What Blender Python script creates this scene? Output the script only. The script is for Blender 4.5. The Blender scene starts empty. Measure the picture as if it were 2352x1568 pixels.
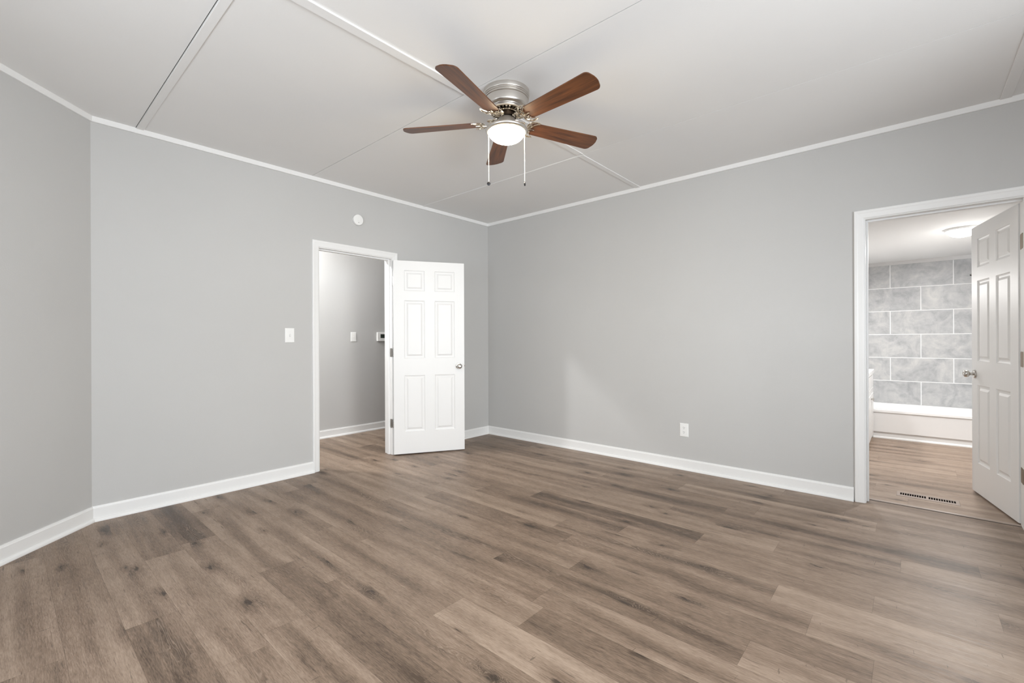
import bpy, bmesh, math, random
from mathutils import Vector, Matrix

random.seed(7)
scene = bpy.context.scene
COL = scene.collection
R = math.radians

# ------------------------------------------------------------------ camera
cam_data = bpy.data.cameras.new('camera')
cam = bpy.data.objects.new('camera', cam_data)
COL.objects.link(cam)
cam_data.sensor_width = 36.0
cam_data.lens = 1040.457 / 2352 * 36.0
cam_data.shift_y = -2.0 / 2352
cam_data.clip_start = 0.02
yaw, roll = R(41.3876), R(0.22248)
cam.matrix_world = (Matrix.Translation((-4.169, -4.0816, 1.19)) @ Matrix.Rotation(yaw - math.pi / 2, 4, 'Z')
                    @ Matrix.Rotation(math.pi / 2, 4, 'X') @ Matrix.Rotation(-roll, 4, 'Z'))
scene.camera = cam

# ------------------------------------------------------------------ world, view
world = bpy.data.worlds.new('World')
scene.world = world
world.use_nodes = True
wn = world.node_tree
bg = wn.nodes['Background']
bg.inputs['Color'].default_value = (0.80, 0.88, 1.0, 1)
bg.inputs['Strength'].default_value = 1.6
scene.view_settings.view_transform = 'Standard'
scene.view_settings.look = 'None'
scene.view_settings.exposure = 0.23
scene.view_settings.gamma = 1.0
scene.view_settings.use_curve_mapping = False
scene.cycles.diffuse_bounces = 8
scene.cycles.max_bounces = 14
scene.cycles.sample_clamp_indirect = 6.0
scene.cycles.use_denoising = True


def area_light(name, loc, direction, sx, sy, power, color):
    d = bpy.data.lights.new(name, 'AREA')
    d.shape = 'RECTANGLE'
    d.size, d.size_y, d.energy, d.color = sx, sy, power, color
    o = bpy.data.objects.new(name, d)
    o.location = loc
    o.rotation_euler = Vector(direction).to_track_quat('-Z', 'Y').to_euler()
    COL.objects.link(o)
    return o


def point_light(name, loc, radius, power, color):
    d = bpy.data.lights.new(name, 'POINT')
    d.shadow_soft_size, d.energy, d.color = radius, power, color
    o = bpy.data.objects.new(name, d)
    o.location = loc
    COL.objects.link(o)
    return o


# daylight through the windows behind the camera (sky light, falling slightly downwards), plus added fill panels
area_light('outdoor_daylight', (-5.0, -8.8, 1.75), (0.25, 1, -0.08), 4.2, 3.1, 560, (0.925, 0.97, 1.0))
area_light('rear_window_fill', (-2.95, -5.62, 1.50), (0, 1, -0.22), 1.3, 1.30, 26, (0.925, 0.97, 1.0))  # fill panel set in the rear window opening
area_light('left_window_fill', (-5.02, -2.6, 1.50), (1, 0, -0.20), 1.5, 1.30, 32, (0.925, 0.97, 1.0))  # fill panel added in the left wall opening
# added up-light outside the right-hand rear window, brightens the ceiling
area_light('ceiling_fill', (-2.3, -7.5, -0.1), (0.12, 0.75, 0.72), 2.2, 1.7, 130, (0.95, 0.98, 1.0))
# lamps of the hallway (above the door head, out of sight) and of the bathroom, then an added fill light
point_light('hallway_lamp', (-2.60, 0.86, 2.61), 0.05, 122, (1.0, 0.995, 0.985))
area_light('bathroom_lamp', (1.73, -4.44, 2.12), (0, 0, -1), 0.17, 0.17, 31, (1.0, 0.985, 0.97)).data.shape = 'DISK'
area_light('bathroom_fill', (2.38, -3.26, 1.74), (0, -0.55, -0.85), 0.55, 0.10, 15, (1.0, 0.985, 0.97))  # unseen light added to brighten tile, tub and open door


# ------------------------------------------------------------------ materials
def new_mat(name):
    m = bpy.data.materials.new(name)
    m.use_nodes = True
    nt = m.node_tree
    return m, nt, nt.nodes['Principled BSDF']


def N(nt, kind, **kw):
    n = nt.nodes.new(kind)
    for k, v in kw.items():
        setattr(n, k, v)
    return n


def math_node(nt, op, a, b=None, clamp=False):
    n = nt.nodes.new('ShaderNodeMath')
    n.operation = op
    n.use_clamp = clamp
    for i, v in enumerate((a, b)):
        if v is None:
            continue
        if isinstance(v, (int, float)):
            n.inputs[i].default_value = v
        else:
            nt.links.new(v, n.inputs[i])
    return n.outputs[0]


def mix_color(nt, fac, a, b, blend='MIX'):
    n = nt.nodes.new('ShaderNodeMix')
    n.data_type = 'RGBA'
    n.blend_type = blend
    for sock, v in ((n.inputs[0], fac), (n.inputs[6], a), (n.inputs[7], b)):
        if isinstance(v, (int, float)):
            sock.default_value = v
        elif isinstance(v, tuple):
            sock.default_value = (*v, 1) if len(v) == 3 else v
        else:
            nt.links.new(v, sock)
    return n.outputs[2]


def map_range(nt, v, a, b, c, d, smooth=False):
    n = nt.nodes.new('ShaderNodeMapRange')
    if smooth:
        n.interpolation_type = 'SMOOTHSTEP'
    nt.links.new(v, n.inputs[0])
    for i, x in enumerate((a, b, c, d)):
        n.inputs[i + 1].default_value = x
    return n.outputs[0]


def paint(name, color, rough, bump=0.0, scale=200.0, variation=0.0, spec=0.35):
    m, nt, b = new_mat(name)
    b.inputs['Base Color'].default_value = (*color, 1)
    b.inputs['Roughness'].default_value = rough
    b.inputs['Specular IOR Level'].default_value = spec
    tc = N(nt, 'ShaderNodeTexCoord')
    if bump:
        n = N(nt, 'ShaderNodeTexNoise')
        n.inputs['Scale'].default_value = scale
        n.inputs['Detail'].default_value = 3
        nt.links.new(tc.outputs['Object'], n.inputs['Vector'])
        bp = N(nt, 'ShaderNodeBump')
        bp.inputs['Strength'].default_value = bump
        bp.inputs['Distance'].default_value = 0.002
        nt.links.new(n.outputs['Fac'], bp.inputs['Height'])
        nt.links.new(bp.outputs['Normal'], b.inputs['Normal'])
    if variation:
        n2 = N(nt, 'ShaderNodeTexNoise')
        n2.inputs['Scale'].default_value = 1.3
        n2.inputs['Detail'].default_value = 4
        nt.links.new(tc.outputs['Object'], n2.inputs['Vector'])
        f = map_range(nt, n2.outputs['Fac'], 0.3, 0.7, 1 - variation, 1 + variation)
        c = mix_color(nt, 1.0, (*color, 1), (1, 1, 1, 1), 'MULTIPLY')
        vm = N(nt, 'ShaderNodeVectorMath', operation='SCALE')
        vm.inputs[0].default_value = color
        nt.links.new(f, vm.inputs['Scale'])
        nt.links.new(vm.outputs[0], b.inputs['Base Color'])
    return m


def metal(name, color, rough, aniso=0.0):
    m, nt, b = new_mat(name)
    b.inputs['Base Color'].default_value = (*color, 1)
    b.inputs['Metallic'].default_value = 1.0
    b.inputs['Roughness'].default_value = rough
    b.inputs['Anisotropic'].default_value = aniso
    tc = N(nt, 'ShaderNodeTexCoord')
    n = N(nt, 'ShaderNodeTexNoise')
    n.inputs['Scale'].default_value = 60
    nt.links.new(tc.outputs['Object'], n.inputs['Vector'])
    nt.links.new(map_range(nt, n.outputs['Fac'], 0.2, 0.8, rough * 0.97, rough * 1.03), b.inputs['Roughness'])
    return m


def emitter(name, color, strength):
    m, nt, b = new_mat(name)
    b.inputs['Base Color'].default_value = (0.9, 0.88, 0.84, 1)
    b.inputs['Roughness'].default_value = 0.3
    b.inputs['Emission Color'].default_value = (*color, 1)
    b.inputs['Emission Strength'].default_value = strength
    return m


M_WALL = paint('wall_grey_paint', (0.520, 0.517, 0.510), 0.75, 0.25, 170, 0.015)
M_CEIL = paint('ceiling_white_paint', (0.79, 0.788, 0.782), 0.8, 0.2, 150, 0.012)
M_TRIM = paint('trim_white_gloss_paint', (0.80, 0.80, 0.795), 0.38, 0.06, 60)
M_PLASTIC = paint('white_plastic', (0.84, 0.84, 0.83), 0.35)
M_DARK = paint('dark_void', (0.006, 0.005, 0.005), 0.9, spec=0.0)
M_SLOT = paint('black_slot', (0.02, 0.02, 0.02), 0.6)
M_SCREEN = paint('lcd_screen', (0.035, 0.042, 0.035), 0.2)
M_ACRYLIC = paint('tub_white_acrylic', (0.88, 0.88, 0.88), 0.18, spec=0.5)
M_NICKEL = metal('brushed_nickel', (0.64, 0.61, 0.57), 0.36, 0.3)
M_NICKEL_SHINY = metal('glow_tinted_nickel', (0.74, 0.655, 0.53), 0.20)  # gold glow of the fan lamp is mixed into the metal colour
M_CHROME = metal('satin_chrome', (0.62, 0.60, 0.57), 0.18)
M_HINGE = metal('hinge_steel', (0.42, 0.41, 0.39), 0.35)
M_BRASS = metal('aged_brass', (0.22, 0.165, 0.115), 0.45)
M_GREYTRIM = paint('tile_edge_trim', (0.62, 0.61, 0.60), 0.5)
M_BOWL = emitter('lit_frosted_glass', (1.0, 0.83, 0.56), 95.0)
M_BATHGLOW = emitter('lit_bathroom_dome', (1.0, 0.98, 0.95), 14.0)
M_REGISTER = paint('register_tan_enamel', (0.33, 0.268, 0.228), 0.5)
M_TMOULD = paint('threshold_wood_laminate', (0.36, 0.29, 0.245), 0.42)


def make_door_mat():
    m, nt, b = new_mat('door_white_embossed_paint')
    b.inputs['Base Color'].default_value = (0.80, 0.80, 0.795, 1)
    b.inputs['Roughness'].default_value = 0.42
    tc = N(nt, 'ShaderNodeTexCoord')
    mp = N(nt, 'ShaderNodeMapping')
    mp.inputs['Scale'].default_value = (60, 60, 2.2)
    nt.links.new(tc.outputs['Object'], mp.inputs['Vector'])
    n = N(nt, 'ShaderNodeTexNoise')
    n.inputs['Scale'].default_value = 1.0
    n.inputs['Detail'].default_value = 4
    n.inputs['Distortion'].default_value = 0.6
    nt.links.new(mp.outputs[0], n.inputs['Vector'])
    bp = N(nt, 'ShaderNodeBump')
    bp.inputs['Strength'].default_value = 0.25
    bp.inputs['Distance'].default_value = 0.0015
    nt.links.new(n.outputs['Fac'], bp.inputs['Height'])
    nt.links.new(bp.outputs['Normal'], b.inputs['Normal'])
    return m


M_DOOR = make_door_mat()


def make_plank_mat():
    """Vinyl oak planks: UV is metres along / across each plank, 'plank' colour attribute holds tone and seed."""
    m, nt, b = new_mat('oak_plank_flooring')
    L = nt.links
    uv = N(nt, 'ShaderNodeUVMap')
    uv.uv_map = 'UVMap'
    at = N(nt, 'ShaderNodeAttribute')
    at.attribute_name = 'plank'
    sc = N(nt, 'ShaderNodeSeparateColor')
    L.new(at.outputs['Color'], sc.inputs[0])
    tone, seed, seed2 = sc.outputs[0], sc.outputs[1], sc.outputs[2]
    sx = N(nt, 'ShaderNodeSeparateXYZ')
    L.new(uv.outputs[0], sx.inputs[0])
    u = math_node(nt, 'ADD', sx.outputs[0], math_node(nt, 'MULTIPLY', seed, 61.0))
    v = math_node(nt, 'ADD', sx.outputs[1], math_node(nt, 'MULTIPLY', seed2, 43.0))

    def vec(su, sv, off=0.0):
        c = N(nt, 'ShaderNodeCombineXYZ')
        L.new(math_node(nt, 'MULTIPLY', u, su), c.inputs[0])
        L.new(math_node(nt, 'MULTIPLY', v, sv), c.inputs[1])
        c.inputs[2].default_value = off
        return c.outputs[0]

    def noise(vector, detail=3.0, rough=0.5, dist=0.0):
        n = N(nt, 'ShaderNodeTexNoise')
        n.inputs['Scale'].default_value = 1.0
        n.inputs['Detail'].default_value = detail
        n.inputs['Roughness'].default_value = rough
        n.inputs['Distortion'].default_value = dist
        L.new(vector, n.inputs['Vector'])
        return n.outputs['Fac']

    # heartwood streak wandering along the middle of each plank
    wob = noise(vec(1.1, 0.0, 31.0), 2.0)
    wid = noise(vec(1.7, 0.0, 37.0), 2.0)
    off = math_node(nt, 'SUBTRACT', math_node(nt, 'SUBTRACT', sx.outputs[1], 0.09), math_node(nt, 'MULTIPLY', math_node(nt, 'SUBTRACT', wob, 0.5), 0.16))
    core = math_node(nt, 'DIVIDE', math_node(nt, 'ABSOLUTE', off), map_range(nt, wid, 0.3, 0.7, 0.030, 0.085))
    core = math_node(nt, 'MULTIPLY', map_range(nt, core, 0.1, 1.0, 1.0, 0.0, True), map_range(nt, math_node(nt, 'FRACT', math_node(nt, 'MULTIPLY', seed, 7.3)), 0, 1, 0.35, 1.0))
    # knots
    vo = N(nt, 'ShaderNodeTexVoronoi')
    vo.voronoi_dimensions = '2D'
    vo.inputs['Scale'].default_value = 1.0
    warp = N(nt, 'ShaderNodeVectorMath', operation='ADD')
    wn_ = N(nt, 'ShaderNodeTexNoise')
    wn_.inputs['Scale'].default_value = 1.0
    L.new(vec(14, 40), wn_.inputs['Vector'])
    ws = N(nt, 'ShaderNodeVectorMath', operation='SCALE')
    L.new(wn_.outputs['Color'], ws.inputs[0])
    ws.inputs['Scale'].default_value = 0.24
    L.new(vec(2.0, 5.0), warp.inputs[0])
    L.new(ws.outputs[0], warp.inputs[1])
    L.new(warp.outputs[0], vo.inputs['Vector'])
    dist = vo.outputs['Distance']
    vs = N(nt, 'ShaderNodeSeparateColor')
    L.new(vo.outputs['Color'], vs.inputs[0])
    has = math_node(nt, 'GREATER_THAN', math_node(nt, 'ADD', vs.outputs[0], math_node(nt, 'MULTIPLY', core, 0.35)), 0.70)
    size = map_range(nt, vs.outputs[1], 0, 1, 0.035, 0.095)
    rel = math_node(nt, 'DIVIDE', dist, size)
    knot = math_node(nt, 'MULTIPLY', map_range(nt, rel, 0.25, 1.0, 1.0, 0.0, True), has)
    halo = math_node(nt, 'MULTIPLY', map_range(nt, rel, 0.3, 4.0, 1.0, 0.0, True), has)
    # cathedral figure: contour lines of a stretched height field that swells round the knots
    hgt = math_node(nt, 'ADD', math_node(nt, 'MULTIPLY', noise(vec(1.0, 8.5, 3.0), 3.0, 0.45, 0.4), 1.0),
                    math_node(nt, 'MULTIPLY', halo, 0.16))
    fig = math_node(nt, 'SINE', math_node(nt, 'MULTIPLY', hgt, 300.0))
    fig_mask = map_range(nt, math_node(nt, 'ADD', noise(vec(0.9, 7.0, 9.0), 2.0), math_node(nt, 'MULTIPLY', halo, 0.12)), 0.46, 0.64, 0.0, 1.0, True)
    fig_mask = math_node(nt, 'MULTIPLY', fig_mask, math_node(nt, 'ADD', math_node(nt, 'MULTIPLY', core, 0.9), 0.30, True))
    fig_line = math_node(nt, 'MULTIPLY', map_range(nt, fig, 0.35, 1.0, 0.0, 1.0), fig_mask)
    broad = noise(vec(0.85, 9.0, 1.0), 4.0, 0.55, 0.3)
    streak = noise(vec(2.6, 60.0, 5.0), 4.0, 0.6)
    medium = noise(vec(24.0, 250.0, 17.0), 3.0, 0.6, 0.5)
    fine = noise(vec(60.0, 800.0, 7.0), 2.0, 0.6)
    cloud = noise(vec(5.0, 9.0, 12.0), 4.0, 0.6)
    crack = map_range(nt, noise(vec(5.5, 75.0, 15.0), 4.0, 0.6), 0.635, 0.70, 0.0, 1.0, True)
    dash = map_range(nt, noise(vec(75.0, 13.0, 21.0), 2.0, 0.5, 0.6), 0.715, 0.76, 0.0, 1.0, True)

    val = math_node(nt, 'MULTIPLY', map_range(nt, broad, 0.30, 0.70, 0.0, 1.0), 0.40)
    val = math_node(nt, 'ADD', val, math_node(nt, 'MULTIPLY', map_range(nt, streak, 0.25, 0.75, -1, 1), 0.15))
    val = math_node(nt, 'ADD', val, math_node(nt, 'MULTIPLY', map_range(nt, medium, 0.25, 0.75, -1, 1), 0.24))
    val = math_node(nt, 'ADD', val, math_node(nt, 'MULTIPLY', map_range(nt, fine, 0.3, 0.7, -1, 1), 0.08))
    val = math_node(nt, 'ADD', val, math_node(nt, 'MULTIPLY', map_range(nt, cloud, 0.3, 0.7, -1, 1), 0.10))
    val = math_node(nt, 'ADD', val, 0.36)
    val = math_node(nt, 'ADD', val, map_range(nt, tone, 0, 1, -0.38, 0.38))
    val = math_node(nt, 'SUBTRACT', val, math_node(nt, 'MULTIPLY', halo, 0.34))
    val = math_node(nt, 'SUBTRACT', val, math_node(nt, 'ADD', math_node(nt, 'MULTIPLY', fig_mask, 0.08), math_node(nt, 'MULTIPLY', core, 0.22)))
    ramp = N(nt, 'ShaderNodeValToRGB')
    ramp.color_ramp.elements[0].position = 0.0
    ramp.color_ramp.elements[0].color = (0.070, 0.046, 0.031, 1)
    ramp.color_ramp.elements[1].position = 1.0
    ramp.color_ramp.elements[1].color = (0.385, 0.294, 0.226, 1)
    e = ramp.color_ramp.elements.new(0.45)
    e.color = (0.212, 0.150, 0.108, 1)
    L.new(val, ramp.inputs[0])
    col = mix_color(nt, math_node(nt, 'MULTIPLY', fig_line, 0.50), ramp.outputs[0], (0.34, 0.26, 0.20, 1))
    col = mix_color(nt, math_node(nt, 'MULTIPLY', crack, 0.62), col, (0.075, 0.054, 0.04, 1))
    col = mix_color(nt, math_node(nt, 'MULTIPLY', dash, 0.5), col, (0.055, 0.04, 0.03, 1))
    col = mix_color(nt, math_node(nt, 'MULTIPLY', knot, 0.85), col, (0.035, 0.024, 0.018, 1))
    L.new(col, b.inputs['Base Color'])
    L.new(map_range(nt, streak, 0.3, 0.7, 0.36, 0.50), b.inputs['Roughness'])
    b.inputs['Specular IOR Level'].default_value = 0.4
    bp = N(nt, 'ShaderNodeBump')
    bp.inputs['Strength'].default_value = 0.22
    bp.inputs['Distance'].default_value = 0.001
    L.new(math_node(nt, 'ADD', fine, math_node(nt, 'MULTIPLY', fig_line, 0.5)), bp.inputs['Height'])
    L.new(bp.outputs['Normal'], b.inputs['Normal'])
    return m


M_PLANK = make_plank_mat()


def make_tile_mat():
    m, nt, b = new_mat('bathroom_wall_tile')
    L = nt.links
    geo = N(nt, 'ShaderNodeNewGeometry')
    s = N(nt, 'ShaderNodeSeparateXYZ')
    L.new(geo.outputs['Position'], s.inputs[0])
    c = N(nt, 'ShaderNodeCombineXYZ')
    L.new(math_node(nt, 'ADD', math_node(nt, 'ADD', s.outputs[1], s.outputs[0]), 3.575 - 3.63), c.inputs[0])
    L.new(math_node(nt, 'SUBTRACT', s.outputs[2], 0.643), c.inputs[1])
    br = N(nt, 'ShaderNodeTexBrick')
    br.offset = 0.5
    br.offset_frequency = 2
    br.inputs['Scale'].default_value = 1.0
    br.inputs['Brick Width'].default_value = 0.60
    br.inputs['Row Height'].default_value = 0.305
    br.inputs['Mortar Size'].default_value = 0.0042
    br.inputs['Mortar Smooth'].default_value = 0.1
    br.inputs['Bias'].default_value = 0.0
    br.inputs['Color1'].default_value = (0.0, 0.0, 0.0, 1)
    br.inputs['Color2'].default_value = (1.0, 1.0, 1.0, 1)
    br.inputs['Mortar'].default_value = (0.5, 0.5, 0.5, 1)
    L.new(c.outputs[0], br.inputs['Vector'])
    off = N(nt, 'ShaderNodeVectorMath', operation='SCALE')
    L.new(br.outputs['Color'], off.inputs[0])
    off.inputs['Scale'].default_value = 13.0
    add = N(nt, 'ShaderNodeVectorMath', operation='ADD')
    L.new(off.outputs[0], add.inputs[0])
    L.new(geo.outputs['Position'], add.inputs[1])
    n1 = N(nt, 'ShaderNodeTexNoise')
    n1.inputs['Scale'].default_value = 4.5
    n1.inputs['Detail'].default_value = 8
    n1.inputs['Roughness'].default_value = 0.62
    n1.inputs['Distortion'].default_value = 1.2
    L.new(add.outputs[0], n1.inputs['Vector'])
    n2 = N(nt, 'ShaderNodeTexNoise')
    n2.inputs['Scale'].default_value = 22
    n2.inputs['Detail'].default_value = 6
    n2.inputs['Roughness'].default_value = 0.7
    L.new(add.outputs[0], n2.inputs['Vector'])
    f = math_node(nt, 'ADD', math_node(nt, 'MULTIPLY', n1.outputs['Fac'], 0.7), math_node(nt, 'MULTIPLY', n2.outputs['Fac'], 0.3))
    ramp = N(nt, 'ShaderNodeValToRGB')
    ramp.color_ramp.elements[0].position = 0.33
    ramp.color_ramp.elements[0].color = (0.33, 0.335, 0.345, 1)
    ramp.color_ramp.elements[1].position = 0.66
    ramp.color_ramp.elements[1].color = (0.60, 0.595, 0.58, 1)
    e = ramp.color_ramp.elements.new(0.5)
    e.color = (0.47, 0.475, 0.48, 1)
    L.new(f, ramp.inputs[0])
    col = mix_color(nt, br.outputs['Fac'], ramp.outputs[0], (0.86, 0.86, 0.86, 1))
    L.new(col, b.inputs['Base Color'])
    b.inputs['Roughness'].default_value = 0.34
    bp = N(nt, 'ShaderNodeBump')
    bp.invert = True
    bp.inputs['Strength'].default_value = 0.4
    bp.inputs['Distance'].default_value = 0.002
    L.new(br.outputs['Fac'], bp.inputs['Height'])
    L.new(bp.outputs['Normal'], b.inputs['Normal'])
    return m


M_TILE = make_tile_mat()


def make_blade_mat():
    m, nt, b = new_mat('fan_blade_walnut')
    L = nt.links
    tc = N(nt, 'ShaderNodeTexCoord')
    mp = N(nt, 'ShaderNodeMapping')
    mp.inputs['Scale'].default_value = (3.0, 38.0, 38.0)
    L.new(tc.outputs['Object'], mp.inputs['Vector'])
    n = N(nt, 'ShaderNodeTexNoise')
    n.inputs['Scale'].default_value = 1.0
    n.inputs['Detail'].default_value = 5
    n.inputs['Distortion'].default_value = 0.8
    L.new(mp.outputs[0], n.inputs['Vector'])
    mp2 = N(nt, 'ShaderNodeMapping')
    mp2.inputs['Scale'].default_value = (10.0, 300.0, 300.0)
    L.new(tc.outputs['Object'], mp2.inputs['Vector'])
    n2 = N(nt, 'ShaderNodeTexNoise')
    n2.inputs['Scale'].default_value = 1.0
    L.new(mp2.outputs[0], n2.inputs['Vector'])
    f = math_node(nt, 'ADD', math_node(nt, 'MULTIPLY', n.outputs['Fac'], 0.75), math_node(nt, 'MULTIPLY', n2.outputs['Fac'], 0.25))
    ramp = N(nt, 'ShaderNodeValToRGB')
    ramp.color_ramp.elements[0].position = 0.32
    ramp.color_ramp.elements[0].color = (0.042, 0.015, 0.007, 1)
    ramp.color_ramp.elements[1].position = 0.68
    ramp.color_ramp.elements[1].color = (0.168, 0.060, 0.020, 1)
    L.new(f, ramp.inputs[0])
    L.new(ramp.outputs[0], b.inputs['Base Color'])
    b.inputs['Roughness'].default_value = 0.38
    return m


M_BLADE = make_blade_mat()


# ------------------------------------------------------------------ mesh helpers
def box(bm, lo, hi, bevel=0.0, seg=2):
    lo, hi = Vector(lo), Vector(hi)
    r = bmesh.ops.create_cube(bm, size=1.0, matrix=Matrix.Translation((lo + hi) / 2) @ Matrix.Diagonal((*(hi - lo), 1)))
    if bevel:
        es = {e for v in r['verts'] for e in v.link_edges}
        bmesh.ops.bevel(bm, geom=list(es), offset=bevel, segments=seg, profile=0.7, affect='EDGES')


def lathe(bm, prof, seg=48, mat=Matrix.Identity(4), a0=0.0):
    """prof: list of (r, z); revolves round z."""
    rings = []
    for r, z in prof:
        if r < 1e-6:
            rings.append([bm.verts.new(mat @ Vector((0, 0, z)))])
        else:
            rings.append([bm.verts.new(mat @ Vector((r * math.cos(a0 + 2 * math.pi * i / seg), r * math.sin(a0 + 2 * math.pi * i / seg), z)))
                          for i in range(seg)])
    for a, b in zip(rings, rings[1:]):
        if len(a) == 1 and len(b) == 1:
            continue
        for i in range(seg):
            j = (i + 1) % seg
            if len(a) == 1:
                bm.faces.new((a[0], b[j], b[i]))
            elif len(b) == 1:
                bm.faces.new((a[i], a[j], b[0]))
            else:
                bm.faces.new((a[i], a[j], b[j], b[i]))


def tube(bm, pts, radii, seg=10, flat=1.0):
    pts = [Vector(p) for p in pts]
    if isinstance(radii, (int, float)):
        radii = [radii] * len(pts)
    rings = []
    up = Vector((0, 0, 1))
    for i, p in enumerate(pts):
        t = (pts[min(i + 1, len(pts) - 1)] - pts[max(i - 1, 0)]).normalized()
        n = t.cross(up)
        if n.length < 1e-4:
            n = t.cross(Vector((1, 0, 0)))
        n.normalize()
        b = n.cross(t).normalized()
        rings.append([bm.verts.new(p + n * radii[i] * math.cos(2 * math.pi * k / seg) + b * radii[i] * flat * math.sin(2 * math.pi * k / seg))
                      for k in range(seg)])
    for a, b in zip(rings, rings[1:]):
        for k in range(seg):
            bm.faces.new((a[k], a[(k + 1) % seg], b[(k + 1) % seg], b[k]))
    bm.faces.new(rings[0][::-1])
    bm.faces.new(rings[-1])


def smooth_path(ctrl, n=8):
    """Catmull-Rom through control points of any dimension."""
    out = []
    c = [ctrl[0]] + list(ctrl) + [ctrl[-1]]
    for i in range(1, len(c) - 2):
        p0, p1, p2, p3 = (Vector(x) for x in c[i - 1:i + 3])
        for k in range(n):
            t = k / n
            out.append(0.5 * ((2 * p1) + (p2 - p0) * t + (2 * p0 - 5 * p1 + 4 * p2 - p3) * t * t + (3 * p1 - p0 - 3 * p2 + p3) * t ** 3))
    out.append(Vector(ctrl[-1]))
    return out


def sweep(bm, path, prof, mapping, closed_ends=True):
    """Extrudes a closed profile [(offset to the left of the path, height)] along a mitred 2-D path."""
    path = [Vector(p) for p in path]
    rings = []
    for i, p in enumerate(path):
        def nrm(a, b):
            d = (b - a).normalized()
            return Vector((-d.y, d.x))
        if i == 0:
            m = nrm(path[0], path[1])
        elif i == len(path) - 1:
            m = nrm(path[-2], path[-1])
        else:
            a, b = nrm(path[i - 1], p), nrm(p, path[i + 1])
            m = (a + b) / (1 + a.dot(b))
        rings.append([bm.verts.new(mapping(p + m * o, h)) for o, h in prof])
    n = len(prof)
    for a, b in zip(rings, rings[1:]):
        for k in range(n):
            bm.faces.new((a[k], a[(k + 1) % n], b[(k + 1) % n], b[k]))
    if closed_ends:
        bm.faces.new(rings[0][::-1])
        bm.faces.new(rings[-1])


def extrude_outline(bm, pts, z0, z1, mat=Matrix.Identity(4)):
    lo = [bm.verts.new(mat @ Vector((x, y, z0))) for x, y in pts]
    hi = [bm.verts.new(mat @ Vector((x, y, z1))) for x, y in pts]
    bm.faces.new(lo[::-1])
    bm.faces.new(hi)
    n = len(pts)
    for i in range(n):
        bm.faces.new((lo[i], lo[(i + 1) % n], hi[(i + 1) % n], hi[i]))


def obj(name, bm, mat, parent=None, smooth=False, loc=None, rotz=None):
    bmesh.ops.recalc_face_normals(bm, faces=bm.faces[:])
    me = bpy.data.meshes.new(name)
    bm.to_mesh(me)
    bm.free()
    me.materials.append(mat)
    if smooth:
        for p in me.polygons:
            p.use_smooth = True
        me.set_sharp_from_angle(angle=R(38))
    o = bpy.data.objects.new(name, me)
    COL.objects.link(o)
    if parent is not None:
        o.parent = parent
    if loc is not None:
        o.location = loc
    if rotz is not None:
        o.rotation_euler.z = rotz
    return o


def tag(o, label, cat, group=None, kind=None):
    o['label'] = label
    o['category'] = cat
    if group:
        o['group'] = group
    if kind:
        o['kind'] = kind
    return o


def empty(name, loc, label, cat, group=None, kind=None, rotz=0.0):
    o = bpy.data.objects.new(name, None)
    o.empty_display_size = 0.05
    COL.objects.link(o)
    o.location = loc
    o.rotation_euler.z = rotz
    return tag(o, label, cat, group, kind)


# ------------------------------------------------------------------ room dimensions
H = 2.69                       # ceiling
BEND = -3.76                   # where the back wall turns 45 degrees
XL, YR = -5.0, -5.6            # left wall, rear wall
T = 0.13                       # wall thickness
D1L, D1R, D1T = -2.216, -1.442, 2.05      # hallway door opening (clear)
D2A, D2B, D2T = -3.834, -4.603, 2.06      # bathroom door opening (clear)
HALL_Y = 1.335
BX, BYL, BYR, BH = 3.63, -3.20, -4.74, 2.21   # bathroom
J = 0.018

# ------------------------------------------------------------------ floor planks
def build_floor():
    bm = bmesh.new()
    uvl = bm.loops.layers.uv.new('UVMap')
    cl = bm.loops.layers.float_color.new('plank')
    W, LEN, G = 0.180, 1.235, 0.00022
    known = {0: (-1.64, {-1: 0.24, 0: 0.60}), 1: (-0.95, {}), 2: (-2.10, {-1: 0.55, 0: 0.55}), 3: (-1.563, {-1: 0.24, 0: 0.60}),
             5: (-2.52, {-1: 0.80, 0: 0.50}), 11: (-3.595, {-1: 0.78, 0: 0.45}), 8: (-3.60, {-1: 0.60, 0: 0.30}),
             15: (-4.037, {-1: 0.72, 0: 0.45})}
    k0 = int(math.floor((-7.1 + 3.824) / W))
    k1 = int(math.ceil((BX + 0.05 + 3.824) / W))
    rnd = random.Random(21)
    for k in range(k0, k1):
        x0, x1 = -3.824 + k * W, -3.824 + (k + 1) * W
        joint, tones = known.get(k, (rnd.uniform(0, LEN), {}))
        n0 = int(math.floor((YR - 0.2 - joint) / LEN))
        n1 = int(math.ceil((HALL_Y + 0.15 - joint) / LEN))
        for n in range(n0, n1):
            y0, y1 = joint + n * LEN, joint + (n + 1) * LEN
            tone = tones.get(n, min(0.9, max(0.12, rnd.gauss(0.5, 0.13))))
            if x0 > 0.1:
                tone = 0.35 + 0.6 * tone
            flip = rnd.random() < 0.5
            c = (tone, rnd.random(), rnd.random(), 1)
            vs = [bm.verts.new(p) for p in ((x0 + G, y0 + G, 0), (x1 - G, y0 + G, 0), (x1 - G, y1 - G, 0), (x0 + G, y1 - G, 0))]
            f = bm.faces.new(vs)
            for l, (a, w) in zip(f.loops, ((0, 0), (0, W), (LEN, W), (LEN, 0))):
                l[uvl].uv = (LEN - a, W - w) if flip else (a, w)
                l[cl] = c
    o = obj('floor', bm, M_PLANK)
    bm = bmesh.new()
    box(bm, (-7.2, YR - 0.2, -0.06), (BX + 0.1, HALL_Y + 0.15, -0.0008))
    sub = obj('underlay', bm, M_SLOT, o)
    return tag(o, 'grey brown oak look plank floor running through all the rooms', 'floor', kind='structure')


build_floor()


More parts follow.
